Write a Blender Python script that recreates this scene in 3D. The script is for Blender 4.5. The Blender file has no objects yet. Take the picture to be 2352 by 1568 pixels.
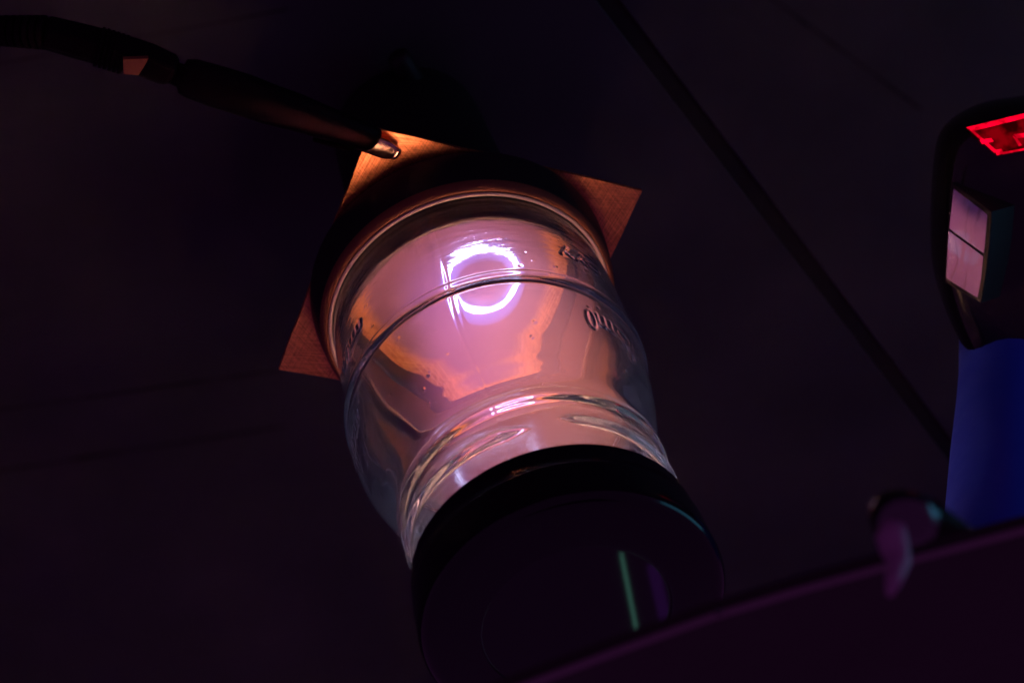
import bpy, bmesh, math, random
import numpy as np
from math import sin, cos, pi, radians, hypot
from mathutils import Vector, Matrix

S = 0.1                      # the copper plate is 1 working unit = 10 cm wide
scene = bpy.context.scene
col = scene.collection

# ------------------------------------------------------------------ camera
CAM = np.array([-2.3903048, 3.2444158, 5.5035447])
ROT = np.array([[0.9076730, 0.3602069, 0.2153617],
                [0.1765305, -0.7932480, 0.5827475],
                [0.3807449, -0.4909262, -0.7835973]])   # right, down, forward
FPX = 4500.155               # focal length in pixels of a 2352 px wide picture
cd = bpy.data.cameras.new('camera')
cam = bpy.data.objects.new('camera', cd); col.objects.link(cam)
cd.sensor_width = 36.0
cd.lens = 36.0 * FPX / 2352.0
cd.clip_start = 0.01; cd.clip_end = 50
m = Matrix(((ROT[0][0], -ROT[1][0], -ROT[2][0], CAM[0]*S),
            (ROT[0][1], -ROT[1][1], -ROT[2][1], CAM[1]*S),
            (ROT[0][2], -ROT[1][2], -ROT[2][2], CAM[2]*S), (0, 0, 0, 1)))
cam.matrix_world = m
cd.dof.use_dof = True
cd.dof.focus_distance = 6.0 * S
cd.dof.aperture_fstop = (cd.lens / 1000) / (0.044 * S)
scene.camera = cam

# ------------------------------------------------------------------ world, exposure
w = bpy.data.worlds.new('World'); scene.world = w; w.use_nodes = True
bg = w.node_tree.nodes['Background']
bg.inputs[0].default_value = (0.74, 0.18, 0.90, 1); bg.inputs[1].default_value = 0.029
scene.view_settings.view_transform = 'Standard'
scene.view_settings.look = 'None'
scene.view_settings.exposure = 1.5
scene.view_settings.gamma = 1
scene.cycles.max_bounces = 24
scene.cycles.transmission_bounces = 20
scene.cycles.glossy_bounces = 8
scene.cycles.diffuse_bounces = 5
scene.cycles.volume_bounces = 0
scene.cycles.transparent_max_bounces = 16
scene.cycles.caustics_reflective = True
scene.cycles.caustics_refractive = True
scene.cycles.blur_glossy = 0.3
scene.cycles.sample_clamp_indirect = 40
scene.cycles.use_denoising = True
scene.cycles.use_adaptive_sampling = False

# ------------------------------------------------------------------ helpers
def at(u, v, z):
    """point of the place seen at (u, v) at height z"""
    d = ROT.T @ np.array([(u-1176)/FPX, (v-784)/FPX, 1])
    return CAM + (z-CAM[2])/d[2]*d

def tag(o, label=None, cat=None, group=None, kind=None):
    for k, v in (('label', label), ('category', cat), ('group', group), ('kind', kind)):
        if v: o[k] = v
    return o

def thing(name, loc, label, cat, group=None):
    o = bpy.data.objects.new(name, None); col.objects.link(o)
    o.location = Vector(loc)*S; o.empty_display_size = 0.01
    return tag(o, label, cat, group)

def mk(name, verts, faces, mat, parent=None, smooth=True, origin=None, sharp=None):
    v = np.asarray(verts, dtype=float)
    if parent is not None and origin is None:
        q = parent; base = np.zeros(3)
        while q is not None: base += np.array(q.location)/S; q = q.parent
    else:
        base = np.array(origin) if origin is not None else np.zeros(3)
    me = bpy.data.meshes.new(name)
    me.from_pydata(((v-base)*S).tolist(), [], faces)
    me.materials.append(mat)
    if smooth: me.polygons.foreach_set('use_smooth', [True]*len(me.polygons))
    me.update()
    o = bpy.data.objects.new(name, me); col.objects.link(o)
    if parent is not None: o.parent = parent
    elif origin is not None: o.location = Vector(origin)*S
    if sharp: 
        me.set_sharp_from_angle(angle=radians(sharp))
    return o

def lathe(prof, n=96, cx=0., cy=0., closed=False):
    verts = [(cx+r*cos(2*pi*i/n), cy+r*sin(2*pi*i/n), z) for z, r in prof for i in range(n)]
    faces = []
    k = len(prof)
    for j in range(k if closed else k-1):
        a, b = j*n, ((j+1) % k)*n
        for i in range(n):
            i2 = (i+1) % n
            faces.append((a+i, a+i2, b+i2, b+i))
    return verts, faces

def cap_disc(verts, faces, ring0, n, flip=False):
    f = list(range(ring0, ring0+n)); faces.append(tuple(f[::-1] if flip else f))

def tube(path, rad, n=16, caps=True):
    P = [Vector(p) for p in path]; R = rad if isinstance(rad, (list, tuple)) else [rad]*len(P)
    verts = []; faces = []; up = None
    for i, p in enumerate(P):
        t = (P[min(i+1, len(P)-1)]-P[max(i-1, 0)]).normalized()
        if up is None:
            up = Vector((0, 0, 1)) if abs(t.z) < .9 else Vector((1, 0, 0))
        up = (up - t*up.dot(t)).normalized(); s = t.cross(up)
        rr = R[i] if isinstance(R[i], (list, tuple)) else (R[i], R[i])
        for k in range(n):
            a = 2*pi*k/n
            verts.append(p + s*rr[0]*cos(a) + up*rr[1]*sin(a))
        if i:
            a0 = (i-1)*n; b0 = i*n
            for k in range(n): faces.append((a0+k, a0+(k+1) % n, b0+(k+1) % n, b0+k))
    if caps:
        faces.append(tuple(range(n))[::-1]); faces.append(tuple(range((len(P)-1)*n, len(P)*n)))
    return verts, faces

def box(x0, x1, y0, y1, z0, z1, M=None):
    v = [(x, y, z) for z in (z0, z1) for y in (y0, y1) for x in (x0, x1)]
    f = [(0, 2, 3, 1), (4, 5, 7, 6), (0, 1, 5, 4), (2, 6, 7, 3), (0, 4, 6, 2), (1, 3, 7, 5)]
    if M is not None: v = [tuple(M @ Vector(p)) for p in v]
    return v, f

def bevel(o, width, seg=3):
    b = o.modifiers.new('bevel', 'BEVEL'); b.width = width*S; b.segments = seg; b.limit_method = 'ANGLE'; b.angle_limit = radians(35)
    return o

# ------------------------------------------------------------------ materials
def mat(name):
    m = bpy.data.materials.new(name); m.use_nodes = True
    nt = m.node_tree; b = nt.nodes['Principled BSDF']
    return m, nt, b
def N(nt, typ, **kw):
    n = nt.nodes.new(typ)
    for k, v in kw.items():
        if k.startswith('i_'):
            key = k[2:]; key = int(key) if key.isdigit() else key.replace('_', ' ')
            n.inputs[key].default_value = v
        else: setattr(n, k, v)
    return n
def plain(name, color, rough=.5, spec=.5, metal=0., bump=0., scale=400., coat=0., var=0.):
    m, nt, b = mat(name)
    b.inputs['Base Color'].default_value = (*color, 1); b.inputs['Roughness'].default_value = rough
    b.inputs['Specular IOR Level'].default_value = spec; b.inputs['Metallic'].default_value = metal
    b.inputs['Coat Weight'].default_value = coat
    tc = N(nt, 'ShaderNodeTexCoord'); no = N(nt, 'ShaderNodeTexNoise'); no.inputs['Scale'].default_value = scale
    no.inputs['Detail'].default_value = 5
    nt.links.new(tc.outputs['Object'], no.inputs['Vector'])
    if bump:
        bp = N(nt, 'ShaderNodeBump'); bp.inputs['Strength'].default_value = bump; bp.inputs['Distance'].default_value = .0004
        nt.links.new(no.outputs['Fac'], bp.inputs['Height']); nt.links.new(bp.outputs['Normal'], b.inputs['Normal'])
    if var:
        n2 = N(nt, 'ShaderNodeTexNoise'); n2.inputs['Scale'].default_value = scale*.15; n2.inputs['Detail'].default_value = 6
        nt.links.new(tc.outputs['Object'], n2.inputs['Vector'])
        mr = N(nt, 'ShaderNodeMapRange'); mr.inputs['To Min'].default_value = rough*(1-var); mr.inputs['To Max'].default_value = min(1, rough*(1+var))
        nt.links.new(n2.outputs['Fac'], mr.inputs['Value']); nt.links.new(mr.outputs['Result'], b.inputs['Roughness'])
    return m

M_rubber = plain('black_rubber', (.012, .010, .011), .42, .4, bump=.25, scale=900, var=.25)
M_base = plain('black_enamel', (.008, .008, .009), .55, .3, bump=.2, scale=700)
M_lid = plain('black_lid_plastic', (.008, .005, .009), .16, .45, bump=.04, scale=1200, var=.3)
M_lid_gloss = plain('black_lid_gloss', (.008, .007, .010), .035, .5)
M_boot = plain('black_boot_vinyl', (.005, .003, .005), .5, .07, bump=.3, scale=250, var=.3)
M_gauge = plain('gauge_black_shell', (.006, .005, .007), .18, .5, bump=.1, scale=500, var=.3)
M_gloss = plain('gauge_window_mirror', (.62, .58, .66), .03, .9, 1., bump=.04, scale=90)
M_blue = plain('blue_shell', (.020, .050, .55), .50, .4, bump=.2, scale=500, var=.3)
M_silver = plain('brassy_jaw', (.85, .58, .38), .16, .5, 1., bump=.25, scale=500, var=.4)
M_chrome = plain('dark_chrome', (.14, .12, .14), .22, .5, 1., bump=.1, scale=300)
M_mauve = plain('mauve_sleeve', (.42, .25, .38), .45, .5, bump=.2, scale=300)
M_board = plain('dark_board', (.045, .030, .035), .5, .4, bump=.3, scale=300, var=.3)
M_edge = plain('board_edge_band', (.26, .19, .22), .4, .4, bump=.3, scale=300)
M_lip = plain('lit_rubber_lip', (.20, .075, .040), .6, .12, bump=.2, scale=500)  # rubber lip coloured brown to stand for light leaking from the jar
M_collar = plain('dark_brown_collar', (.045, .020, .022), .38, .5, bump=.3, scale=500)
M_seal = plain('cream_silicone', (.80, .62, .50), .35, .5)
M_orangetab = plain('orange_light_patch', (.34, .13, .07), .5, .5, 1., bump=.8, scale=400)

M_boot.node_tree.nodes['Principled BSDF'].inputs['Specular Tint'].default_value = (1, .25, .5, 1)

def copper():
    m, nt, b = mat('brushed_copper')
    L = nt.links.new
    tc = N(nt, 'ShaderNodeTexCoord')
    # three sets of fine straight sanding scratches, patchily crossing each other
    fine = []
    for rot_, off_ in ((8, 0), (83, 3.1), (-35, 7.7), (20, 11.)):
        mp = N(nt, 'ShaderNodeMapping'); mp.vector_type = 'TEXTURE'
        mp.inputs['Rotation'].default_value = (0, 0, radians(rot_)); mp.inputs['Scale'].default_value = (.012, .00055, .05); mp.inputs['Location'].default_value = (off_, off_*.3, 0)
        no = N(nt, 'ShaderNodeTexNoise'); no.inputs['Scale'].default_value = 1; no.inputs['Detail'].default_value = 3; no.inputs['Roughness'].default_value = .7
        L(tc.outputs['Object'], mp.inputs['Vector']); L(mp.outputs['Vector'], no.inputs['Vector']); fine.append(no)
    msk = N(nt, 'ShaderNodeTexNoise'); msk.inputs['Scale'].default_value = 45; msk.inputs['Detail'].default_value = 3
    L(tc.outputs['Object'], msk.inputs['Vector'])
    mr = N(nt, 'ShaderNodeMapRange'); mr.inputs['From Min'].default_value = .35; mr.inputs['From Max'].default_value = .65
    L(msk.outputs['Fac'], mr.inputs['Value'])
    mx = N(nt, 'ShaderNodeMix'); L(mr.outputs['Result'], mx.inputs['Factor']); L(fine[0].outputs['Fac'], mx.inputs[2]); L(fine[1].outputs['Fac'], mx.inputs[3])
    mx2 = N(nt, 'ShaderNodeMix'); mx2.inputs['Factor'].default_value = .35
    L(mx.outputs[0], mx2.inputs[2]); L(fine[2].outputs['Fac'], mx2.inputs[3])
    cr = N(nt, 'ShaderNodeValToRGB'); e = cr.color_ramp.elements
    e[0].position = .38; e[0].color = (.36, .09, .03, 1); e[1].position = .56; e[1].color = (1.0, .42, .17, 1)
    L(mx2.outputs[0], cr.inputs['Fac'])
    # middle painted dark to offset the lid glow, with a dulled band round it
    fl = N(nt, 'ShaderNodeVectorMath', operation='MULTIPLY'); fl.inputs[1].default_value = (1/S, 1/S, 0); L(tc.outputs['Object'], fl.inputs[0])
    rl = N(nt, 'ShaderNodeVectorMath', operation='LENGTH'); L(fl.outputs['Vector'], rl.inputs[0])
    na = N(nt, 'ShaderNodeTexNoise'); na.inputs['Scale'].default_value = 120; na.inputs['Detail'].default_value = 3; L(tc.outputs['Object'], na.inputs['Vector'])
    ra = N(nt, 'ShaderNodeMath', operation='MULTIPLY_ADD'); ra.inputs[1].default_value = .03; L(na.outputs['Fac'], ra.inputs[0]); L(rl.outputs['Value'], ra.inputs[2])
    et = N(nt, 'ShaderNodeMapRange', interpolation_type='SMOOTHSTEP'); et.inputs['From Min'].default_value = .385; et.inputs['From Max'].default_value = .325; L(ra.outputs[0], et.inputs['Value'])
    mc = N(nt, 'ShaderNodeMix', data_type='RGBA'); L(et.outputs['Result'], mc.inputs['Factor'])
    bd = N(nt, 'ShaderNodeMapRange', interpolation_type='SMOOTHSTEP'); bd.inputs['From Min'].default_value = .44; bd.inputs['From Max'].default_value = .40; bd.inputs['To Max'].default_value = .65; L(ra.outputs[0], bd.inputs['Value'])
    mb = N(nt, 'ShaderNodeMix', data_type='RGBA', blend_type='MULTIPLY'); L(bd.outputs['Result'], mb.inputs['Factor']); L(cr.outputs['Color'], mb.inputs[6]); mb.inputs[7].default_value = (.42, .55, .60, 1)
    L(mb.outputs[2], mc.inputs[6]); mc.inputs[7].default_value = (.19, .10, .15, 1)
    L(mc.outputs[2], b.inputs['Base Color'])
    b.inputs['Metallic'].default_value = 1
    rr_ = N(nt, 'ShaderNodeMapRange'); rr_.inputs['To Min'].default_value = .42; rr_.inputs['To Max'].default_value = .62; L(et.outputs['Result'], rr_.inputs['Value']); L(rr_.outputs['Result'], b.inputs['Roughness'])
    bp = N(nt, 'ShaderNodeBump'); bp.inputs['Strength'].default_value = .55; bp.inputs['Distance'].default_value = .0002
    L(mx2.outputs[0], bp.inputs['Height']); L(bp.outputs['Normal'], b.inputs['Normal'])
    return m
M_copper = copper()

def glass():
    m = bpy.data.materials.new('jar_glass'); m.use_nodes = True; nt = m.node_tree; nt.nodes.clear(); L = nt.links.new
    out = N(nt, 'ShaderNodeOutputMaterial'); g = N(nt, 'ShaderNodeBsdfGlass')
    g.inputs['IOR'].default_value = 1.5; g.inputs['Roughness'].default_value = 0.0
    g.inputs['Color'].default_value = (.97, .985, .99, 1)
    tc = N(nt, 'ShaderNodeTexCoord')
    # wavy optical flow of pressed glass, stretched round the jar, strong only in the band near the foot
    sx = N(nt, 'ShaderNodeSeparateXYZ'); L(tc.outputs['Object'], sx.inputs[0])
    mp = N(nt, 'ShaderNodeMapping'); mp.inputs['Scale'].default_value = (1, 1, 4)
    no = N(nt, 'ShaderNodeTexNoise'); no.inputs['Scale'].default_value = 95; no.inputs['Detail'].default_value = 4; no.inputs['Distortion'].default_value = .6
    L(tc.outputs['Object'], mp.inputs['Vector']); L(mp.outputs['Vector'], no.inputs['Vector'])
    st = N(nt, 'ShaderNodeMapRange'); st.inputs['From Min'].default_value = .050; st.inputs['From Max'].default_value = .030
    st.inputs['To Min'].default_value = 0; st.inputs['To Max'].default_value = 1
    L(sx.outputs['Z'], st.inputs['Value'])
    mul = N(nt, 'ShaderNodeMath', operation='MULTIPLY'); L(no.outputs['Fac'], mul.inputs[0]); L(st.outputs['Result'], mul.inputs[1])
    n2 = N(nt, 'ShaderNodeTexNoise'); n2.inputs['Scale'].default_value = 40; n2.inputs['Detail'].default_value = 2
    L(tc.outputs['Object'], n2.inputs['Vector'])
    ad = N(nt, 'ShaderNodeMath', operation='MULTIPLY_ADD'); ad.inputs[1].default_value = .02; L(n2.outputs['Fac'], ad.inputs[0]); L(mul.outputs[0], ad.inputs[2])
    bp = N(nt, 'ShaderNodeBump'); bp.inputs['Strength'].default_value = .42; bp.inputs['Distance'].default_value = .00026
    L(ad.outputs[0], bp.inputs['Height']); L(bp.outputs['Normal'], g.inputs['Normal'])
    # faint sputtered film and dust, plus blue rim light painted in at the edges
    tl_ = N(nt, 'ShaderNodeBsdfTranslucent'); tl_.inputs['Color'].default_value = (.22, .42, 1, 1)
    df = N(nt, 'ShaderNodeBsdfDiffuse'); df.inputs['Color'].default_value = (.24, .42, .9, 1)
    fm = N(nt, 'ShaderNodeMixShader'); fm.inputs[0].default_value = .45; L(tl_.outputs[0], fm.inputs[1]); L(df.outputs[0], fm.inputs[2])
    fn = N(nt, 'ShaderNodeTexNoise'); fn.inputs['Scale'].default_value = 55; fn.inputs['Detail'].default_value = 6; L(tc.outputs['Object'], fn.inputs['Vector'])
    fr = N(nt, 'ShaderNodeMapRange'); fr.inputs['From Min'].default_value = .3; fr.inputs['From Max'].default_value = .7; fr.inputs['To Min'].default_value = .002; fr.inputs['To Max'].default_value = .010
    L(fn.outputs['Fac'], fr.inputs['Value'])
    lw = N(nt, 'ShaderNodeLayerWeight'); lw.inputs['Blend'].default_value = .18
    ad2 = N(nt, 'ShaderNodeMath', operation='MULTIPLY_ADD'); ad2.inputs[1].default_value = .040; L(lw.outputs['Facing'], ad2.inputs[0]); L(fr.outputs['Result'], ad2.inputs[2])
    fx = N(nt, 'ShaderNodeMixShader'); L(ad2.outputs[0], fx.inputs[0]); L(g.outputs[0], fx.inputs[1]); L(fm.outputs[0], fx.inputs[2])
    L(fx.outputs[0], out.inputs['Surface'])
    return m
M_glass = glass()

def emit(name, color, strength):
    m = bpy.data.materials.new(name); m.use_nodes = True; nt = m.node_tree; nt.nodes.clear()
    out = N(nt, 'ShaderNodeOutputMaterial'); e = N(nt, 'ShaderNodeEmission'); e.inputs[0].default_value = (*color, 1); e.inputs[1].default_value = strength
    nt.links.new(e.outputs[0], out.inputs[0]); return m
M_ring = emit('plasma_ring', (.58, .60, 1.0), 3.2)
M_teal = emit('teal_tube', (.20, .62, .47), .95)
M_blue_fill = emit('blue_fill', (.09, .38, .62), .5)
M_violet = emit('violet_glint_source', (.30, .06, .62), .22)
M_red = emit('red_backlight', (.45, .0, .006), .14)
M_redbar = emit('red_segment', (1.0, .0, .02), .55)

def uneven(m, scale, lo):
    nt = m.node_tree; e = [n for n in nt.nodes if n.type == 'EMISSION'][0]; st = e.inputs[1].default_value
    tc = N(nt, 'ShaderNodeTexCoord'); no = N(nt, 'ShaderNodeTexNoise'); no.inputs['Scale'].default_value = scale; no.inputs['Detail'].default_value = 3
    mr = N(nt, 'ShaderNodeMapRange'); mr.inputs['From Min'].default_value = .38; mr.inputs['From Max'].default_value = .62; mr.inputs['To Min'].default_value = st*lo; mr.inputs['To Max'].default_value = st*1.25
    nt.links.new(tc.outputs['Object'], no.inputs['Vector']); nt.links.new(no.outputs['Fac'], mr.inputs['Value']); nt.links.new(mr.outputs['Result'], e.inputs[1])
uneven(M_redbar, 260, .35); uneven(M_red, 200, .15); uneven(M_ring, 220, .55)
PC = (0.075, 0.03)           # centre of the discharge on the plate
def glow_mat():
    """glowing gas: violet white near the cathode, salmon further up, fading towards the wall"""
    m = bpy.data.materials.new('plasma_glow'); m.use_nodes = True; nt = m.node_tree; nt.nodes.clear(); L = nt.links.new
    out = N(nt, 'ShaderNodeOutputMaterial'); e = N(nt, 'ShaderNodeEmission')
    tc = N(nt, 'ShaderNodeTexCoord')
    mp = N(nt, 'ShaderNodeMapping'); mp.inputs['Scale'].default_value = (10, 10, 10); L(tc.outputs['Object'], mp.inputs['Vector'])
    sx = N(nt, 'ShaderNodeSeparateXYZ'); L(mp.outputs['Vector'], sx.inputs[0])
    fl = N(nt, 'ShaderNodeVectorMath', operation='MULTIPLY'); fl.inputs[1].default_value = (1, 1, 0); L(mp.outputs['Vector'], fl.inputs[0])
    rl = N(nt, 'ShaderNodeVectorMath', operation='LENGTH'); L(fl.outputs['Vector'], rl.inputs[0])
    no = N(nt, 'ShaderNodeTexNoise'); no.inputs['Scale'].default_value = 3.0; no.inputs['Detail'].default_value = 1; L(mp.outputs['Vector'], no.inputs['Vector'])
    def M(op, a, b=None, c=None):
        q = N(nt, 'ShaderNodeMath', operation=op)
        for k, x in enumerate((a, b, c)):
            if x is None: continue
            if isinstance(x, (int, float)): q.inputs[k].default_value = x
            else: L(x, q.inputs[k])
        return q.outputs[0]
    r = M('MULTIPLY_ADD', no.outputs['Fac'], .16, M('SUBTRACT', rl.outputs['Value'], .08))
    z = sx.outputs['Z']
    # wider column higher up
    mk_ = N(nt, 'ShaderNodeMapRange', interpolation_type='SMOOTHSTEP'); L(M('MULTIPLY_ADD', z, -.12, r), mk_.inputs['Value'])
    mk_.inputs['From Min'].default_value = .34; mk_.inputs['From Max'].default_value = .16
    # colour along the height
    cz = N(nt, 'ShaderNodeValToRGB'); el = cz.color_ramp.elements
    el[0].position = 0; el[0].color = (.50, .34, 1.0, 1)
    el[1].position = 1; el[1].color = (.85, .28, .19, 1)
    for p, c_ in ((.12, (.82, .38, .66, 1)), (.35, (1.0, .29, .38, 1)), (.6, (.9, .26, .22, 1))):
        x = el.new(p); x.color = c_
    L(M('DIVIDE', z, 1.1), cz.inputs['Fac'])
    # violet on the left, orange on the right
    sd = M('MULTIPLY_ADD', sx.outputs['X'], .9, M('MULTIPLY', sx.outputs['Y'], .36))
    tr = N(nt, 'ShaderNodeMapRange', interpolation_type='SMOOTHSTEP'); L(sd, tr.inputs['Value']); tr.inputs['From Min'].default_value = -.30; tr.inputs['From Max'].default_value = .16
    tint = N(nt, 'ShaderNodeMix', data_type='RGBA'); L(tr.outputs['Result'], tint.inputs['Factor'])
    tint.inputs[6].default_value = (.70, .55, 1.25, 1); tint.inputs[7].default_value = (1.0, .92, .85, 1)
    mulc = N(nt, 'ShaderNodeMix', data_type='RGBA', blend_type='MULTIPLY'); mulc.inputs['Factor'].default_value = 1
    L(cz.outputs['Color'], mulc.inputs[6]); L(tint.outputs[2], mulc.inputs[7])
    # strength: halo round the ring plus a faint column
    ln = N(nt, 'ShaderNodeVectorMath', operation='LENGTH'); L(mp.outputs['Vector'], ln.inputs[0])
    halo = M('MULTIPLY', M('EXPONENT', M('MULTIPLY', M('MAXIMUM', M('SUBTRACT', ln.outputs['Value'], .10), 0.), -11.)), HALO)
    st = M('MULTIPLY', M('ADD', halo, COLUMN), mk_.outputs['Result'])
    L(mulc.outputs[2], e.inputs[0]); L(M('MULTIPLY', st, 1.0/S), e.inputs[1])
    L(e.outputs[0], out.inputs['Volume'])
    return m
def vol_emit(name, color, strength):
    m = bpy.data.materials.new(name); m.use_nodes = True; nt = m.node_tree; nt.nodes.clear()
    out = N(nt, 'ShaderNodeOutputMaterial'); e = N(nt, 'ShaderNodeEmission'); e.inputs[0].default_value = (*color, 1); e.inputs[1].default_value = strength/S
    nt.links.new(e.outputs[0], out.inputs['Volume']); return m
M_halo = vol_emit('ring_halo', (.14, .22, 1.0), 3.6)
M_lid_fill = vol_emit('lid_fill_glow', (1.0, .44, .29), 34)
HALO, COLUMN = .20, .23
M_glow = glow_mat()

def table_mat():
    m, nt, b = mat('dark_laminate'); L = nt.links.new
    tc = N(nt, 'ShaderNodeTexCoord')
    no = N(nt, 'ShaderNodeTexNoise'); no.inputs['Scale'].default_value = 14; no.inputs['Detail'].default_value = 7
    L(tc.outputs['Object'], no.inputs['Vector'])
    cr = N(nt, 'ShaderNodeValToRGB'); e = cr.color_ramp.elements
    e[0].position = .3; e[0].color = (.028, .027, .031, 1); e[1].position = .75; e[1].color = (.052, .048, .053, 1)
    L(no.outputs['Fac'], cr.inputs['Fac']); L(cr.outputs['Color'], b.inputs['Base Color'])
    b.inputs['Roughness'].default_value = .6; b.inputs['Specular IOR Level'].default_value = .25
    # old dark scuff streaks across the panel
    last = cr.outputs['Color']
    sx = N(nt, 'ShaderNodeSeparateXYZ'); L(tc.outputs['Object'], sx.inputs[0])
    bl = N(nt, 'ShaderNodeTexNoise'); bl.inputs['Scale'].default_value = 60; bl.inputs['Detail'].default_value = 4
    L(tc.outputs['Object'], bl.inputs['Vector'])
    for (u0, v0), (u1, v1), wd_, dk in (((0, 940), (640, 850), .026, .97), ((0, 1080), (640, 980), .034, .97), ((380, 75), (660, 22), .018, .6), ((1895, 88), (2115, 252), .022, .95)):
        p = at(u0, v0, -1.05)[:2]*S; q = at(u1, v1, -1.05)[:2]*S; d = (q-p)/np.linalg.norm(q-p); Ln = float(np.linalg.norm(q-p))
        def lin(a_, b_, c_):
            x1 = N(nt, 'ShaderNodeMath', operation='MULTIPLY_ADD'); x1.inputs[1].default_value = a_; x1.inputs[2].default_value = c_; L(sx.outputs['X'], x1.inputs[0])
            x2 = N(nt, 'ShaderNodeMath', operation='MULTIPLY_ADD'); x2.inputs[1].default_value = b_; L(sx.outputs['Y'], x2.inputs[0]); L(x1.outputs[0], x2.inputs[2]); return x2.outputs[0]
        dist = lin(-d[1], d[0], float(p[0]*d[1]-p[1]*d[0])); al = lin(d[0], d[1], float(-(p@d)))
        ab = N(nt, 'ShaderNodeMath', operation='ABSOLUTE'); L(dist, ab.inputs[0])
        m1 = N(nt, 'ShaderNodeMapRange', interpolation_type='SMOOTHSTEP'); L(ab.outputs[0], m1.inputs['Value']); m1.inputs['From Min'].default_value = wd_*S; m1.inputs['From Max'].default_value = wd_*S*.3
        m2 = N(nt, 'ShaderNodeMapRange', interpolation_type='SMOOTHSTEP'); L(al, m2.inputs['Value']); m2.inputs['From Min'].default_value = Ln*1.05; m2.inputs['From Max'].default_value = Ln*.95
        m3 = N(nt, 'ShaderNodeMapRange'); L(bl.outputs['Fac'], m3.inputs['Value']); m3.inputs['From Min'].default_value = .35; m3.inputs['From Max'].default_value = .6; m3.inputs['To Min'].default_value = .45
        k1 = N(nt, 'ShaderNodeMath', operation='MULTIPLY'); L(m1.outputs[0], k1.inputs[0]); L(m2.outputs[0], k1.inputs[1])
        k2 = N(nt, 'ShaderNodeMath', operation='MULTIPLY'); L(k1.outputs[0], k2.inputs[0]); L(m3.outputs[0], k2.inputs[1])
        k3 = N(nt, 'ShaderNodeMath', operation='MULTIPLY'); k3.inputs[1].default_value = dk; L(k2.outputs[0], k3.inputs[0])
        mxx = N(nt, 'ShaderNodeMix', data_type='RGBA'); L(k3.outputs[0], mxx.inputs['Factor']); L(last, mxx.inputs[6]); mxx.inputs[7].default_value = (.012, .010, .012, 1)
        last = mxx.outputs[2]
    L(last, b.inputs['Base Color'])
    n2 = N(nt, 'ShaderNodeTexNoise'); n2.inputs['Scale'].default_value = 900
    L(tc.outputs['Object'], n2.inputs['Vector'])
    bp = N(nt, 'ShaderNodeBump'); bp.inputs['Strength'].default_value = .2; bp.inputs['Distance'].default_value = .0003
    L(n2.outputs['Fac'], bp.inputs['Height']); L(bp.outputs['Normal'], b.inputs['Normal'])
    return m
M_table = table_mat()
M_gap = plain('gap_filler', (.022, .016, .019), .9, .1)

# ------------------------------------------------------------------ setting: table in panels with recessed gaps
TZ = -1.05
tb = mk('table_top', *box(-9, 11, -12, 9, TZ-.10, TZ-.012), M_gap, smooth=False, origin=(0, 0, TZ-.1))
tag(tb, 'dark table top of wide panels with recessed gaps between them', kind='structure')
def panel(poly, inset=0.0, h=.03, name='panel'):
    v = [(x, y, TZ-.0115) for x, y in poly] + [(x, y, TZ) for x, y in poly]; n = len(poly)
    f = [tuple(range(n))[::-1], tuple(range(n, 2*n))] + [(i, (i+1) % n, n+(i+1) % n, n+i) for i in range(n)]
    o = mk(name, v, f, M_table, parent=tb, smooth=False); bevel(o, .009, 2); return o
ga = at(1395, 0, TZ)[:2]; gb = at(2195, 1050, TZ)[:2]
d1 = (gb-ga)/np.linalg.norm(gb-ga); nrm = np.array([-d1[1], d1[0]])
if nrm[0] < 0: nrm = -nrm           # to the right of the gap
gw = .035
far, near = ga-d1*9, ga+d1*13
def cross(p, d, q, e):
    A = np.array([[d[0], -e[0]], [d[1], -e[1]]]); t = np.linalg.solve(A, q-p)[0]; return p+d*t
L0 = ga-nrm*gw; R0 = ga+nrm*gw
def up(dv):
    n_ = np.array([-dv[1], dv[0]]); return n_ if n_[1] > 0 else -n_
L0 = ga-nrm*gw; R0 = ga+nrm*gw
panel([L0+d1*12, L0-d1*8, L0-d1*8-nrm*9, L0+d1*12-nrm*12])
ta = at(1895, 88, TZ)[:2]; tb_ = at(2115, 252, TZ)[:2]; d4 = (tb_-ta)/np.linalg.norm(tb_-ta); u4 = up(d4)
xa = cross(R0, d1, ta+u4*.010, d4); xb = cross(R0, d1, ta-u4*.010, d4)
panel([R0+d1*12, R0+d1*12+nrm*8, R0-d1*8+nrm*8, R0-d1*8])

# ------------------------------------------------------------------ black stand below the plate
st = thing('stand', (0, 0, TZ), 'black tapered round stand under the copper plate with a hose stub at its back', 'stand')
v, f = lathe([(TZ+.001, .0001), (TZ+.001, .27), (TZ+.02, .285), (TZ+.08, .292), (-.70, .30), (-.40, .315), (-.15, .36), (-.03, .40), (-.014, .40), (-.014, .0001)], 96)
mk('stand_body', v, f, M_base, st, sharp=40)
a = Vector(at(985, 250, -.95)); b_ = Vector(at(914, 128, -.95))
v, f = tube([a, b_-(b_-a)*.10, b_, b_+(b_-a)*.03], [.045, .045, .042, .030], 20)
mk('hose_stub', v, f, M_base, st)

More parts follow.
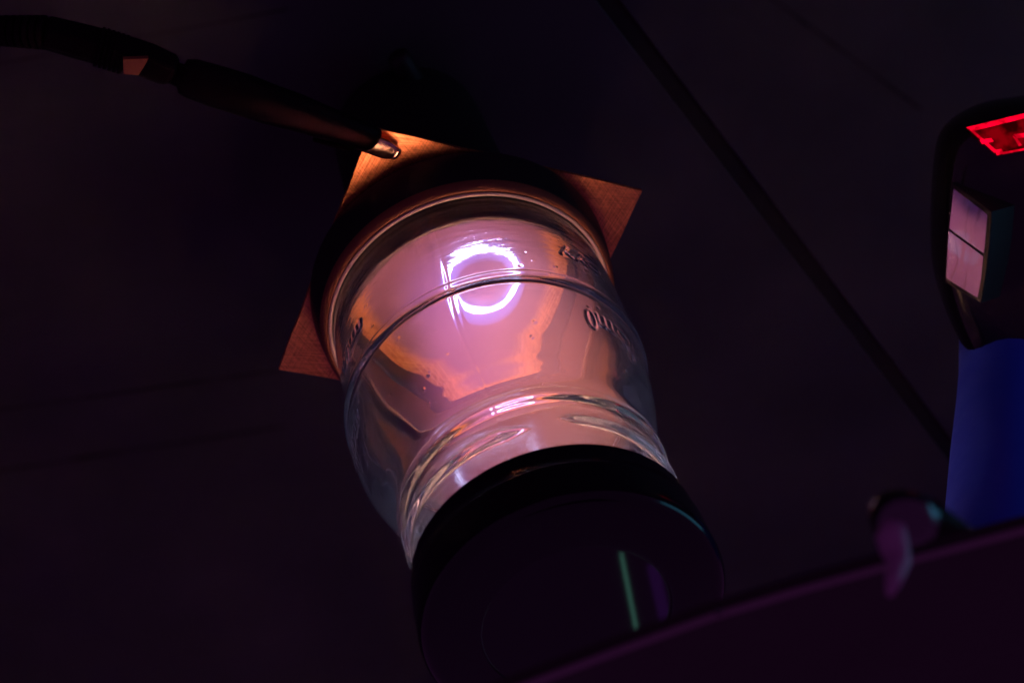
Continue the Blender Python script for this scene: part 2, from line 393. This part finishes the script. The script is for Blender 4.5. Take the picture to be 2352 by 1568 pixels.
# ------------------------------------------------------------------ copper plate
pl = bpy.data.objects
h = .012
def plate_mesh():
    n = 40; v = []; f = []
    xs = np.linspace(-.5, .5, n+1)
    def zz(x, y):
        bump_ = 0.
        return bump_ + .0015*sin(7*x+2)*cos(6*y)
    for s in (0, 1):
        for y in xs:
            for x in xs:
                ex = .0012*sin(23*y+1)*(abs(x) > .499)
                ey = .0012*sin(19*x+2)*(abs(y) > .499)
                v.append((x+ex, y+ey, zz(x, y) - (h if s == 0 else 0)))
    m_ = (n+1)*(n+1)
    for j in range(n):
        for i in range(n):
            a = j*(n+1)+i
            f.append((a, a+n+1, a+n+2, a+1)); f.append((m_+a, m_+a+1, m_+a+n+2, m_+a+n+1))
    for i in range(n):
        f.append((i, i+1, m_+i+1, m_+i)); q = n*(n+1)
        f.append((q+i+1, q+i, m_+q+i, m_+q+i+1))
        f.append(((i+1)*(n+1), i*(n+1), m_+i*(n+1), m_+(i+1)*(n+1)))
        f.append((i*(n+1)+n, (i+1)*(n+1)+n, m_+(i+1)*(n+1)+n, m_+i*(n+1)+n))
    return v, f
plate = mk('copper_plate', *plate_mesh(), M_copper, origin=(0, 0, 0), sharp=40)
tag(plate, 'square brushed copper plate lit orange, its corners sticking out from under the round black seal', 'metal plate')

# ------------------------------------------------------------------ gasket
gk = thing('seal_ring', (0, 0, .003), 'thick black rubber seal ring between the copper plate and the glass jar', 'seal')
prof = [(.003, .400), (.090, .405), (.104, .412), (.108, .425), (.108, .481), (.195, .482), (.203, .486), (.203, .492), (.193, .502),
        (.165, .511), (.12, .518), (.07, .523), (.03, .524), (.008, .521), (.003, .516)]
v, f = lathe(prof, 160, closed=True)
mk('ring_body', v, f, M_rubber, gk, sharp=60)
def torus(R_, r_, z, n=160, k=10, cx=0, cy=0, wob=None):
    pr = [(z+r_*sin(2*pi*j/k), R_+r_*cos(2*pi*j/k)) for j in range(k)]
    return lathe(pr, n, cx, cy, closed=True)
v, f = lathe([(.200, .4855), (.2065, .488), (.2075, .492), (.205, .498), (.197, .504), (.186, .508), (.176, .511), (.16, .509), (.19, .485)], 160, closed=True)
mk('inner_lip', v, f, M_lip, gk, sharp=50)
v, f = lathe([(.106, .436), (.27, .4385), (.292, .4385), (.300, .434), (.303, .427), (.300, .420), (.285, .416), (.106, .414)], 160, closed=True)
mk('inner_collar', v, f, M_collar, gk, sharp=50)
v, f = torus(.4800, .0062, .2115)
tag(mk('sealing_bead', v, f, M_seal, gk), 'thin cream bead round the foot of the jar')

# ------------------------------------------------------------------ glass jar
jar = thing('glass_jar', (0, 0, .11), 'clear screw-top glass jar glowing pink and violet inside under a black lid', 'jar')
ZO = [.112, .118, .20, .23, .30, .45, .60, .70, .80, .86, .92, .98, 1.03, 1.07, 1.10, 1.125, 1.14, 1.150, 1.158, 1.168, 1.192, 1.204, 1.214, 1.228, 1.26, 1.40, 1.60, 1.612]
RO = [.450, .462, .470, .473, .477, .482, .485, .4860, .484, .479, .469, .452, .434, .416, .403, .397, .396, .401, .412, .4185, .4195, .416, .408, .403, .401, .401, .401, .392]
def pchip(xs, ys, x):
    xs = np.array(xs); ys = np.array(ys); hh = np.diff(xs); dl = np.diff(ys)/hh
    d = np.zeros(len(xs)); d[0] = dl[0]; d[-1] = dl[-1]
    for i in range(1, len(xs)-1):
        if dl[i-1]*dl[i] > 0:
            w1 = 2*hh[i]+hh[i-1]; w2 = hh[i]+2*hh[i-1]; d[i] = (w1+w2)/(w1/dl[i-1]+w2/dl[i])
    k = np.clip(np.searchsorted(xs, x)-1, 0, len(hh)-1); t = (x-xs[k])/hh[k]
    return ((1+2*t)*(1-t)**2*ys[k] + t*(1-t)**2*hh[k]*d[k] + t*t*(3-2*t)*ys[k+1] + t*t*(t-1)*hh[k]*d[k+1])
NT = 720
zs = np.concatenate([np.linspace(.112, .20, 10, endpoint=False), np.arange(.20, 1.44, .0042), np.linspace(1.44, 1.612, 14)])
th = np.linspace(0, 2*pi, NT, endpoint=False)
zf = np.linspace(-.2, 1.9, 2101)
def smooth_profile(Z_, R_, sig, ridge=False):
    """the same profile with its curvature evened out, so the glass refracts without kinks"""
    y = pchip(Z_, R_, np.clip(zf, Z_[0], Z_[-1])); k = np.exp(-.5*(np.arange(-200, 201)*.001/sig)**2); k /= k.sum()
    return np.interp(zs, zf, np.convolve(np.pad(y, 200, mode='edge'), k, 'valid'))
Rs, Rh = smooth_profile(ZO, RO, .035), smooth_profile(ZO, RO, .0035)
wgt = np.clip((zs-.26)/.10, 0, 1)*np.clip((1.08-zs)/.06, 0, 1); wgt = wgt*wgt*(3-2*wgt)
Ro = Rh*(1-wgt)+Rs*wgt
Ro = Ro+.0112*np.exp(-((zs-.692)/.027)**4)
RR = np.repeat(Ro[:, None], NT, 1); TH = np.repeat(th[None, :], len(zs), 0); ZZ = np.repeat(zs[:, None], NT, 1)
# uneven pressing of the ridge and the shoulder
RR += .0012*np.sin(2*TH+.7)*np.exp(-((ZZ-.75)/.3)**2)
# mould seam that runs up the wall
for s_ang in (129.5, -50.5):
    dd = (np.degrees(TH)-s_ang-1.0*(ZZ-.4)+180) % 360-180
    arc = np.radians(dd)*RR
    RR += .0009*np.exp(-(arc/.0040)**2)*((ZZ > .30) & (ZZ < 1.42)) + .0005*np.exp(-((arc+.018)/.006)**2)*np.clip((.98-ZZ)/.1, 0, 1)*np.clip((ZZ-.72)/.04, 0, 1)
# screw threads with tapered ends
def thread(a0, a1, z0, z1, amp=.017, wd=.021):
    global RR
    t = ((np.degrees(TH)-a0) % 360)/((a1-a0) % 360 or 360); inside = (t >= 0) & (t <= 1)
    zc = z0+(z1-z0)*t; env = np.clip(np.minimum(t, 1-t)/.10, 0, 1); env = env*env*(3-2*env)
    ww = wd*(.25+.75*env)
    x = np.clip(np.abs(ZZ-zc)/ww/1.5, 0, 1)
    RR += amp*env*(1-x*x*(3-2*x))*inside
thread(117, 262, 1.318, 1.262)
thread(-30, 109, 1.372, 1.292)
# small knurl ticks below the ridge
dd = (np.degrees(TH)-125+180) % 360-180
RR += .0004*np.sin(TH*200)*np.exp(-((ZZ-.716)/.006)**2)*(np.abs(dd) < 14)
# raised lettering round the body: strokes in (angle, height)
rng = random.Random(5)
HH = np.zeros_like(RR)
def stroke(pts, amp=.0030, wd=.0055):
    a_ = np.array([p[0] for p in pts]); z_ = np.array([p[1] for p in pts])
    lo, hi = a_.min()-4, a_.max()+4
    ci = np.where(((np.degrees(th)-lo) % 360) <= (hi-lo))[0]
    ri = np.where((zs > z_.min()-.03) & (zs < z_.max()+.03))[0]
    A = (np.degrees(th[ci])-lo) % 360+lo
    X = np.radians(A)[None, :]*.485; Z = zs[ri][:, None]
    dm = np.full((len(ri), len(ci)), 9.)
    for k in range(len(a_)-1):
        p = np.array([radians(a_[k])*.485, z_[k]]); q = np.array([radians(a_[k+1])*.485, z_[k+1]])
        e = q-p; L2 = max(e@e, 1e-9)
        t = np.clip(((X-p[0])*e[0]+(Z-p[1])*e[1])/L2, 0, 1)
        dm = np.minimum(dm, np.hypot(X-p[0]-t*e[0], Z-p[1]-t*e[1]))
    g_ = amp*np.exp(-(dm/wd)**2); old = HH[np.ix_(ri, ci)]
    HH[np.ix_(ri, ci)] = np.where(np.abs(g_) > np.abs(old), g_, old)
def loop(a, z, ra, rz, n=14, s=0, e=360):
    return [(a+ra*cos(radians(s+(e-s)*i/n)), z+rz*sin(radians(s+(e-s)*i/n))) for i in range(n+1)]
def script_word(a0, a1, z, hgt, seed):
    r_ = random.Random(seed); a = a0; dirn = 1 if a1 > a0 else -1
    while (a1-a)*dirn > 0:
        k = r_.choice('olmnxly')
        if k == 'o': stroke(loop(a, z, 3.4, hgt*.5)); a += dirn*7.5
        elif k == 'l': stroke(loop(a, z+hgt*.3, 1.8, hgt*.8)); a += dirn*5
        elif k in 'mn':
            for _ in range(3 if k == 'm' else 2):
                stroke([(a-1.6, z-hgt*.5)]+loop(a, z+hgt*.1, 1.6, hgt*.4, 6, 180, 0)+[(a+1.6, z-hgt*.5)]); a += dirn*3.4
            a += dirn*1.5
        elif k == 'x': stroke([(a-2.6, z-hgt*.5), (a+2.6, z+hgt*.5)]); stroke([(a-2.6, z+hgt*.5), (a+2.6, z-hgt*.5)]); a += dirn*7
        else: stroke([(a-2.5, z+hgt*.5), (a, z)]); stroke([(a+2.5, z+hgt*.5), (a-2, z-hgt)]); a += dirn*7
script_word(78, 52, .835, .050, 4)
script_word(190, 206, .80, .040, 9)
script_word(80, 60, .50, .040, 2)
script_word(172, 192, .52, .040, 7)
# fine seeds (bubbles) in the glass surface
for _ in range(60):
    a = rng.uniform(40, 220); z = rng.uniform(.3, 1.25)
    stroke([(a, z), (a+.1, z+.001)], amp=rng.choice((-.0012, .0012)), wd=.004)
RR += HH
Ri = smooth_profile([.112, .20, .40, .60, .75, .86, .95, 1.05, 1.12, 1.18, 1.25, 1.612], [.440, .443, .454, .4580, .4590, .453, .438, .404, .384, .3755, .374, .374], .04)
wi = np.clip((zs-.26)/.16, 0, 1)*np.clip((1.06-zs)/.12, 0, 1); wi = wi*wi*(3-2*wi)
Ri = Ri*(1-wi)+(Rs-.027)*wi          # the wall of the body is of even thickness
RI = np.repeat(Ri[:, None], NT, 1)
def grid(RR, zs, th, flip=False):
    n = len(th); lean = .018*np.exp(-((zs-.86)/.22)**2)[:, None]; V = np.stack([RR*np.cos(th)[None, :]-lean*.93, RR*np.sin(th)[None, :]-lean*.37, np.repeat(zs[:, None], n, 1)], -1).reshape(-1, 3)
    j, i = np.meshgrid(np.arange(len(zs)-1), np.arange(n), indexing='ij'); i2 = (i+1) % n
    F = np.stack([j*n+i, j*n+i2, (j+1)*n+i2, (j+1)*n+i], -1).reshape(-1, 4)
    return V, (F[:, ::-1] if flip else F)
sel = np.unique(np.round(np.linspace(0, len(zs)-1, 170)).astype(int))
V1, F1 = grid(RR, zs, th); V2, F2 = grid(RI[sel][:, ::2], zs[sel], th[::2], True)
n1, nh = NT, NT//2; off = len(V1)
F = F1.tolist()+(F2+off).tolist()
tb0, tb1 = (len(zs)-1)*n1, off+(len(sel)-1)*nh
for i in range(nh):
    a0, a1, a2 = 2*i, 2*i+1, (2*i+2) % n1; b0, b1 = i, (i+1) % nh
    F.append((a0, off+b0, off+b1, a2, a1))
    F.append((tb0+a0, tb0+a1, tb0+a2, tb1+b1, tb1+b0))
mk('glass_body', np.concatenate([V1, V2]), F, M_glass, jar)

lid = [(1.446, .404), (1.443, .420), (1.447, .4275), (1.47, .430), (1.525, .432), (1.531, .4375), (1.545, .439), (1.60, .441), (1.645, .4445), (1.668, .443), (1.684, .434),
       (1.692, .420), (1.695, .405), (1.7035, .282), (1.7035, .276)]
v, f = lathe(lid, 200)
v2, f2 = lathe([(1.446, .404), (1.615, .4035), (1.66, .35), (1.66, .0001)], 96)
f += [tuple(q+len(v) for q in reversed(g)) for g in f2]; v += v2
ld = mk('lid', v, f, M_lid, jar, sharp=50)
v, f = lathe([(1.7035, .276), (1.6985, .2745), (1.698, .273), (1.698, .268), (1.698, .0001)], 120)
mk('lid_disc', v, f, M_lid_gloss, ld, sharp=40)

# ------------------------------------------------------------------ plasma
ps = thing('plasma_discharge', (PC[0], PC[1], .01), 'bright white violet ring of plasma over the copper inside the jar', 'plasma')
n = 120; v = []; f = []; k = 12
for i in range(n):
    a = 2*pi*i/n; q = abs(cos(a))**2.2+abs(sin(a))**2.2; R0_ = .124/q**(1/2.2)
    rr = .0085*(1+.18*sin(3*a+1)+.08*sin(11*a))
    for j in range(k):
        b = 2*pi*j/k
        e1, e2 = (R0_*1.02+rr*cos(b))*cos(a), (R0_*.95+rr*cos(b))*sin(a)      # a little flattened ring, its short side toward the viewer
        v.append((PC[0]+e1*.975-e2*.222, PC[1]+e1*.222+e2*.975+.004, .020+.8*rr*sin(b)))
for i in range(n):
    for j in range(k): f.append((i*k+j, ((i+1) % n)*k+j, ((i+1) % n)*k+(j+1) % k, i*k+(j+1) % k))
mk('discharge_ring', v, f, M_ring, ps)
v, f = torus(.124, .030, .038, 96, 16, PC[0], PC[1])
mk('ring_halo', v, f, M_halo, ps)
v, f = lathe([(.006, .0001), (.006, .385), (.20, .40), (.60, .42), (.86, .40), (1.0, .34), (1.1, .26), (1.15, .0001)], 48)
gl = mk('glow', v, f, M_glow, ps)
# strong glow added out of sight under the lid to light the plate corners
v, f = lathe([(1.37, .0001), (1.375, .16), (1.40, .26), (1.45, .31), (1.55, .33), (1.62, .31), (1.635, .22), (1.64, .0001)], 48)
mk('lid_fill_glow', v, f, M_lid_fill, ps)

# ------------------------------------------------------------------ crocodile clip and lead
cl = thing('crocodile_clip', tuple(at(860, 322, .05)), 'black booted crocodile clip biting the corner of the copper plate', 'clip')
def pathz(pts): return [at(u, v_, z) for u, v_, z in pts]
j0 = at(825, 318, .045); j1 = at(903, 347, .030)
ax = Vector(j1-j0).normalized(); sd = Vector((0, 0, 1)).cross(ax).normalized(); upv = ax.cross(sd)
def jaw(parent, lift, name):
    v = []; f = []; n_ = 12; base = Vector(j0)
    Ltot = (Vector(j1)-Vector(j0)).length
    for i in range(9):
        t = i/8; c = base+ax*(Ltot*t)
        wd_ = .034*(1-.28*max(0, (t-.7)/.3)**2); ht = .017*(1-.35*t)
        for k in range(n_):
            a = 2*pi*k/n_; q = (abs(cos(a))**3+abs(sin(a))**3)**(1/3)
            v.append(c + sd*wd_*cos(a)/q + upv*(lift+ht*sin(a)/q*(1 if sin(a) > 0 else .6)))
        if i:
            for k in range(n_): f.append(((i-1)*n_+k, (i-1)*n_+(k+1) % n_, i*n_+(k+1) % n_, i*n_+k))
    f.append(tuple(range(n_))[::-1]); f.append(tuple(range(8*n_, 9*n_)))
    return mk(name, v, f, M_silver, parent, sharp=50)
jaw(cl, .010, 'jaw'); jaw(cl, -.052, 'jaw')
# the tooth at the nose of the upper jaw
c = Vector(j1)
v, f = tube([c+ax*.000+upv*.022, c+ax*.016+upv*.012, c+ax*.019-upv*.012], [(.022, .004), (.022, .005), (.018, .004)], 10)
mk('tooth', v, f, M_silver, cl)
bp_ = pathz([(856, 320, .05), (848, 316, .055), (800, 300, .065), (740, 280, .075), (680, 258, .08), (620, 240, .08), (560, 218, .075), (500, 200, .06), (440, 181, .045), (420, 176, .04), (415, 174, .04), (396, 167, .035), (392, 166, .035)])
v, f = tube(bp_, [(.042, .030), (.046, .036), (.050, .040), (.056, .045), (.062, .050), (.067, .054), (.069, .056), (.069, .056), (.065, .053), (.056, .048), (.038, .034), (.036, .032), (.030, .026)], 28)
mk('boot', v, f, M_boot, cl)
v, f = tube([Vector(j0)+sd*(-.045)+upv*.0, Vector(j0)+sd*(-.052)-ax*.06, Vector(j0)+sd*(-.060)-ax*.14], [.010, .009, .007], 8)
mk('boot_lip', v, f, M_boot, cl)

hd = thing('lead_plug', tuple(at(300, 130, .02)), 'fat black ribbed plug on the lead joined to the crocodile clip', 'plug')
hp = pathz([(398, 168, .035), (392, 166, .035), (386, 160, .035), (340, 140, .03), (260, 115, .02), (180, 95, .01), (110, 76, 0), (100, 73, 0)])
v, f = tube(hp, [.030, .050, .058, .061, .062, .062, .058, .050], 6)
hb_ = mk('plug_body', v, f, M_boot, hd, smooth=False); bevel(hb_, .012, 3)
hv = [Vector(p) for p in hp]
hax = (hv[4]-hv[6]).normalized(); hs = Vector((0, 0, 1)).cross(hax).normalized(); hu = hax.cross(hs)
to_jar = (Vector((0, 0, .3))-hv[4]).normalized()
side = (to_jar - hax*to_jar.dot(hax)).normalized()
for i in range(6):
    c = Vector(at(228+i*11, 108+i*3.6, .02))
    v, f = tube([c-hax*.004, c+hax*.004], [.069, .069], 6); mk('rib', v, f, M_boot, hd, smooth=False)
# orange light on the side toward the jar, made as a coloured strip
c0 = Vector(at(318, 150, .05)); 
q = [at(283, 137, .110), at(341, 135, .110), at(330, 155, .098), at(318, 173, .088), at(284, 171, .088)]
vv = [Vector(p) for p in q]; nn = (vv[1]-vv[0]).cross(vv[3]-vv[0]).normalized()
if nn.z < 0: nn = -nn
v = [p-nn*.012 for p in vv]+[p for p in vv]; k = 5
f = [tuple(range(k))[::-1], tuple(range(k, 2*k))]+[(i, (i+1) % k, k+(i+1) % k, k+i) for i in range(k)]
mk('lit_patch', v, f, M_orangetab, hd, smooth=False)
# strain relief and cable
sp = pathz([(112, 76, 0), (60, 72, -.02), (0, 70, -.05), (-80, 70, -.1), (-200, 75, -.2), (-420, 95, -.45)])
v, f = tube(sp, [.028]*6, 16); mk('cable', v, f, M_boot, hd)
for i in range(7):
    c = Vector(at(100-i*17, 75-i*.6, -.005-i*.006)); d = (Vector(sp[2])-Vector(sp[0])).normalized()
    v, f = tube([c-d*.010, c-d*.006, c+d*.006, c+d*.010], [.045, .053-.001*i, .053-.001*i, .045], 18); mk('relief_ring', v, f, M_boot, hd)

# ------------------------------------------------------------------ digital gauge
g0 = np.array([1.75, .80, .62]); gn = np.array([-.38, .26, .887]); gn /= np.linalg.norm(gn)
def on_gauge(u, v_, off=0.):
    d = ROT.T @ np.array([(u-1176)/FPX, (v_-784)/FPX, 1]); P0 = g0+gn*off
    return CAM+d*(((P0-CAM)@gn)/(d@gn))
ga_ = thing('digital_gauge', (1.75, .6, .2), 'rounded black meter head with glowing red display on a blue body at the right', 'digital meter')
out = [(2440, 215), (2352, 226), (2268, 240), (2202, 272), (2166, 312), (2152, 370), (2146, 450), (2143, 540), (2148, 620), (2166, 690), (2196, 765), (2236, 832), (2290, 880), (2352, 912), (2440, 935), (2560, 930), (2660, 860), (2700, 700), (2700, 450), (2660, 290), (2560, 225)]
def smooth_loop(pts, n=4):
    P = np.array(pts, float); K = len(P); o_ = []
    for i in range(K):
        p0, p1, p2, p3 = P[i-1], P[i], P[(i+1) % K], P[(i+2) % K]
        for j in range(n):
            t = j/n; o_.append(.5*((2*p1)+(-p0+p2)*t+(2*p0-5*p1+4*p2-p3)*t*t+(-p0+3*p1-3*p2+p3)*t**3))
    return o_
pts = [on_gauge(*p, off=-.16) for p in smooth_loop(out)]
cen = sum(pts)/len(pts)
v = []; f = []; K = len(pts)
for sc_, dz in ((.78, .155), (.86, .150), (.93, .125), (.975, .08), (.995, .03), (1., -.02), (.995, -.08), (.96, -.16), (.88, -.22), (.7, -.25)):
    for p in pts: v.append(cen+(p-cen)*sc_+gn*dz)
nl = 10
for j in range(nl-1):
    for i in range(K): f.append((j*K+i, j*K+(i+1) % K, (j+1)*K+(i+1) % K, (j+1)*K+i))
f.append(tuple(range(K))[::-1]); f.append(tuple(range((nl-1)*K, nl*K)))
mk('gauge_head', v, f, M_gauge, ga_)
def slab_on(name, quad, z0, z1, mat_, parent):
    v = [on_gauge(*q_, off=z0) for q_ in quad]+[on_gauge(*q_, off=z1) for q_ in quad]; k = len(quad)
    f = [tuple(range(k))[::-1], tuple(range(k, 2*k))]+[(i, (i+1) % k, k+(i+1) % k, k+i) for i in range(k)]
    return mk(name, v, f, mat_, parent, smooth=False)
dsp = slab_on('display', [(2219, 294), (2405, 248), (2520, 330), (2400, 338), (2292, 356)], -.03, .006, M_red, ga_)
for quad in ([(2219, 293), (2400, 249), (2404, 259), (2236, 301)], [(2226, 297), (2236, 300), (2288, 345), (2284, 352)],
             [(2250, 322), (2277, 317), (2282, 325), (2256, 331)], [(2284, 346), (2300, 342), (2306, 353), (2290, 357)],
             [(2328, 309), (2402, 300), (2406, 308), (2336, 318)], [(2326, 312), (2336, 318), (2348, 334), (2340, 336)],
             [(2300, 350), (2352, 341), (2353, 345), (2303, 355)], [(2360, 330), (2380, 327), (2386, 345), (2366, 348)]):
    slab_on('segment', quad, .006, .010, M_redbar, dsp)
# glossy side window that mirrors the jar
wc = on_gauge(2226, 560, .055)
wn = Vector((-.86, -.06, .51)).normalized()
def on_plane(u, v_, P0, nrm_):
    d = ROT.T @ np.array([(u-1176)/FPX, (v_-784)/FPX, 1]); nrm_ = np.array(nrm_)
    return CAM+d*(((np.array(P0)-CAM)@nrm_)/(d@nrm_))
def pane(name, quad, nrm_, z0, z1, mat_, parent, dome=0.):
    wn_ = np.array(Vector(nrm_).normalized()); wp = [on_plane(u, v_, wc, wn_) for u, v_ in quad]; ce = sum(wp)/len(wp); K = len(wp)
    v = []; f = []
    for sc_, dz in ((1., z0), (1., z1-.002), (.985, z1), (.5, z1+dome*.75)):
        for p in wp: v.append(ce+(p-ce)*sc_+wn_*dz)
    v.append(ce+wn_*(z1+dome))
    for j in range(3):
        for i in range(K): f.append((j*K+i, j*K+(i+1) % K, (j+1)*K+(i+1) % K, (j+1)*K+i))
    for i in range(K): f.append((3*K+i, 3*K+(i+1) % K, 4*K))
    return mk(name, v, f, mat_, parent, sharp=30)
wf = pane('window_frame', [(2186, 420), (2232, 452), (2278, 486), (2273, 560), (2266, 620), (2253, 696), (2212, 672), (2169, 648), (2173, 560), (2180, 490)], wn, -.20, .000, M_base, ga_)
pane('side_window', [(2192, 432), (2232, 462), (2270, 492), (2266, 545), (2262, 582), (2222, 554), (2182, 524), (2187, 480)], (-.865, -.05, .51), .001, .006, M_gloss, wf, .0016)
pane('side_window', [(2181, 529), (2222, 559), (2261, 588), (2256, 640), (2248, 684), (2212, 662), (2175, 638), (2178, 580)], (-.850, -.09, .515), .001, .006, M_gloss, wf, .0012)
# blue body
bt = [at(2262, 800, .45), at(2262, 900, .62), at(2256, 1000, .85), at(2246, 1120, 1.15), at(2236, 1260, 1.5), at(2230, 1400, 1.8)]
bl = [Vector(p)+Vector((.13, .05, 0)) for p in bt]
v, f = tube(bl, [(.26, .20), (.265, .2), (.27, .2), (.275, .2), (.27, .2), (.26, .2)], 32)
mk('blue_body', v, f, M_blue, ga_, sharp=50)

# ------------------------------------------------------------------ foreground board and the knob on it
BZ = 3.0
edge = [(1080, 1634), (1220, 1580), (1430, 1501), (1640, 1425), (1850, 1362), (2050, 1307), (2200, 1268), (2352, 1228), (2500, 1190)]
E1 = [at(u, v_, BZ) for u, v_ in edge]
bk = [at(2500, 1700, BZ), at(1080, 1700, BZ)]
top = E1+bk; n_ = len(top)
v = [tuple(p) for p in top]+[tuple(p-np.array([0, 0, .05])) for p in top]
f = [tuple(range(n_)), tuple(range(n_, 2*n_))[::-1]]+[(i, n_+i, n_+(i+1) % n_, (i+1) % n_) for i in range(n_)]
bd = thing('board', tuple(E1[3]-np.array([0, 0, .05])), 'dark purplish board edge cutting across the lower right corner in front', 'board')
mk('board_panel', v, f, M_board, bd, smooth=False)
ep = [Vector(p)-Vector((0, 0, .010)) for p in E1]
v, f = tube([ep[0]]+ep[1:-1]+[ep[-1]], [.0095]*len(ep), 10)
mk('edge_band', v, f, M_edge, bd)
sw = mk('pin', *lathe([(BZ+.0, .0001), (BZ+.001, .007), (BZ+.008, .007), (BZ+.012, .0001)], 16, *at(1650, 1404, BZ+.006)[:2]), M_chrome, origin=tuple(at(1650, 1404, BZ)))
tag(sw, 'tiny bright metal pin at the board edge beside the black lid', 'pin')

KZ = 3.10
kb_ = thing('knob', tuple(at(2060, 1230, KZ)), 'dark round knob with a black cone and mauve stem at the board edge', 'knob')
c = Vector(at(2062, 1186, KZ)); cone_end = Vector(at(2236, 1214, KZ))
ax2 = (cone_end-c).normalized()
pa = [c-ax2*.048, c-ax2*.046, c-ax2*.038, c-ax2*.022, c, c+ax2*.03, c+ax2*.06]
v, f = tube(pa, [.005, .019, .034, .045, .050, .050, .043], 28); mk('knob_dome', v, f, M_chrome, kb_)
pa = [c+ax2*.055, c+ax2*.07, cone_end-ax2*.02, cone_end]
v, f = tube(pa, [.043, .041, .007, .003], 24); mk('knob_cone', v, f, M_boot, kb_)
sp = [at(2056, 1200, KZ+.03), at(2048, 1236, KZ+.05), at(2056, 1262, KZ+.07), at(2066, 1290, KZ+.1), at(2054, 1325, KZ+.14), at(2044, 1362, KZ+.18)]
v, f = tube(sp, [.020, .029, .026, .021, .016, .007], 18); mk('knob_stem', v, f, M_mauve, kb_)

# ------------------------------------------------------------------ blue fill panel added out of view for cool light in the glass
mn = thing('fill_panel', (5.2, 3.2, TZ+.002), 'unseen dim blue fill panel added far across the table to the right', 'fill_panel')
Mm = Matrix.Translation((5.2, 3.2, 1.6)) @ Matrix.Rotation(math.atan2(-3.2, -5.2), 4, 'Z')
v, f = box(-.10, .0, -1.9, 1.9, -1.2, 1.2, Mm); bevel(mk('fill_panel_case', v, f, M_base, mn, smooth=False), .04, 2)
v, f = box(.002, .012, -1.8, 1.8, -1.1, 1.1, Mm); mk('fill_face', v, f, M_blue_fill, mn, smooth=False)
v, f = lathe([(TZ+.002, .0001), (TZ+.002, .7), (TZ+.05, .68), (TZ+.06, .12), (.5, .10), (.5, .0001)], 40, 5.28, 3.25); mk('foot', v, f, M_base, mn, sharp=40)

# ------------------------------------------------------------------ thin teal tube light beyond the table that glints in the lid
P1 = np.array([1.817, -1.954, 4.513]); P2 = np.array([2.074, -2.398, 4.377]); dd = P2-P1
tl = thing('tube_light', tuple(P1+dd*.9), 'thin teal tube light hanging beyond the table', 'lamp')
v, f = tube([P1, P1+dd*.5, P1+dd*1.8], .0075, 12); mk('tube', v, f, M_teal, tl)
Q1 = at(1500, 1300, 1.6985); r1 = (Q1-CAM)/np.linalg.norm(Q1-CAM)*[1, 1, -1]; Q2 = at(1535, 1450, 1.6985); r2 = (Q2-CAM)/np.linalg.norm(Q2-CAM)*[1, 1, -1]
V1 = Q1+r1*4.2; V2 = Q2+r2*4.2  # unseen violet emitter added for the purple bands reflected in the lid
v, f = tube([V1, V1+(V2-V1)*1.8], .030, 12); mk('tube', v, f, M_violet, tl)['label'] = 'dim violet tube added for the purple reflection in the lid'
v, f = tube([P1+dd*1.8, P1+dd*1.95], .03, 12); mk('socket', v, f, M_base, tl)
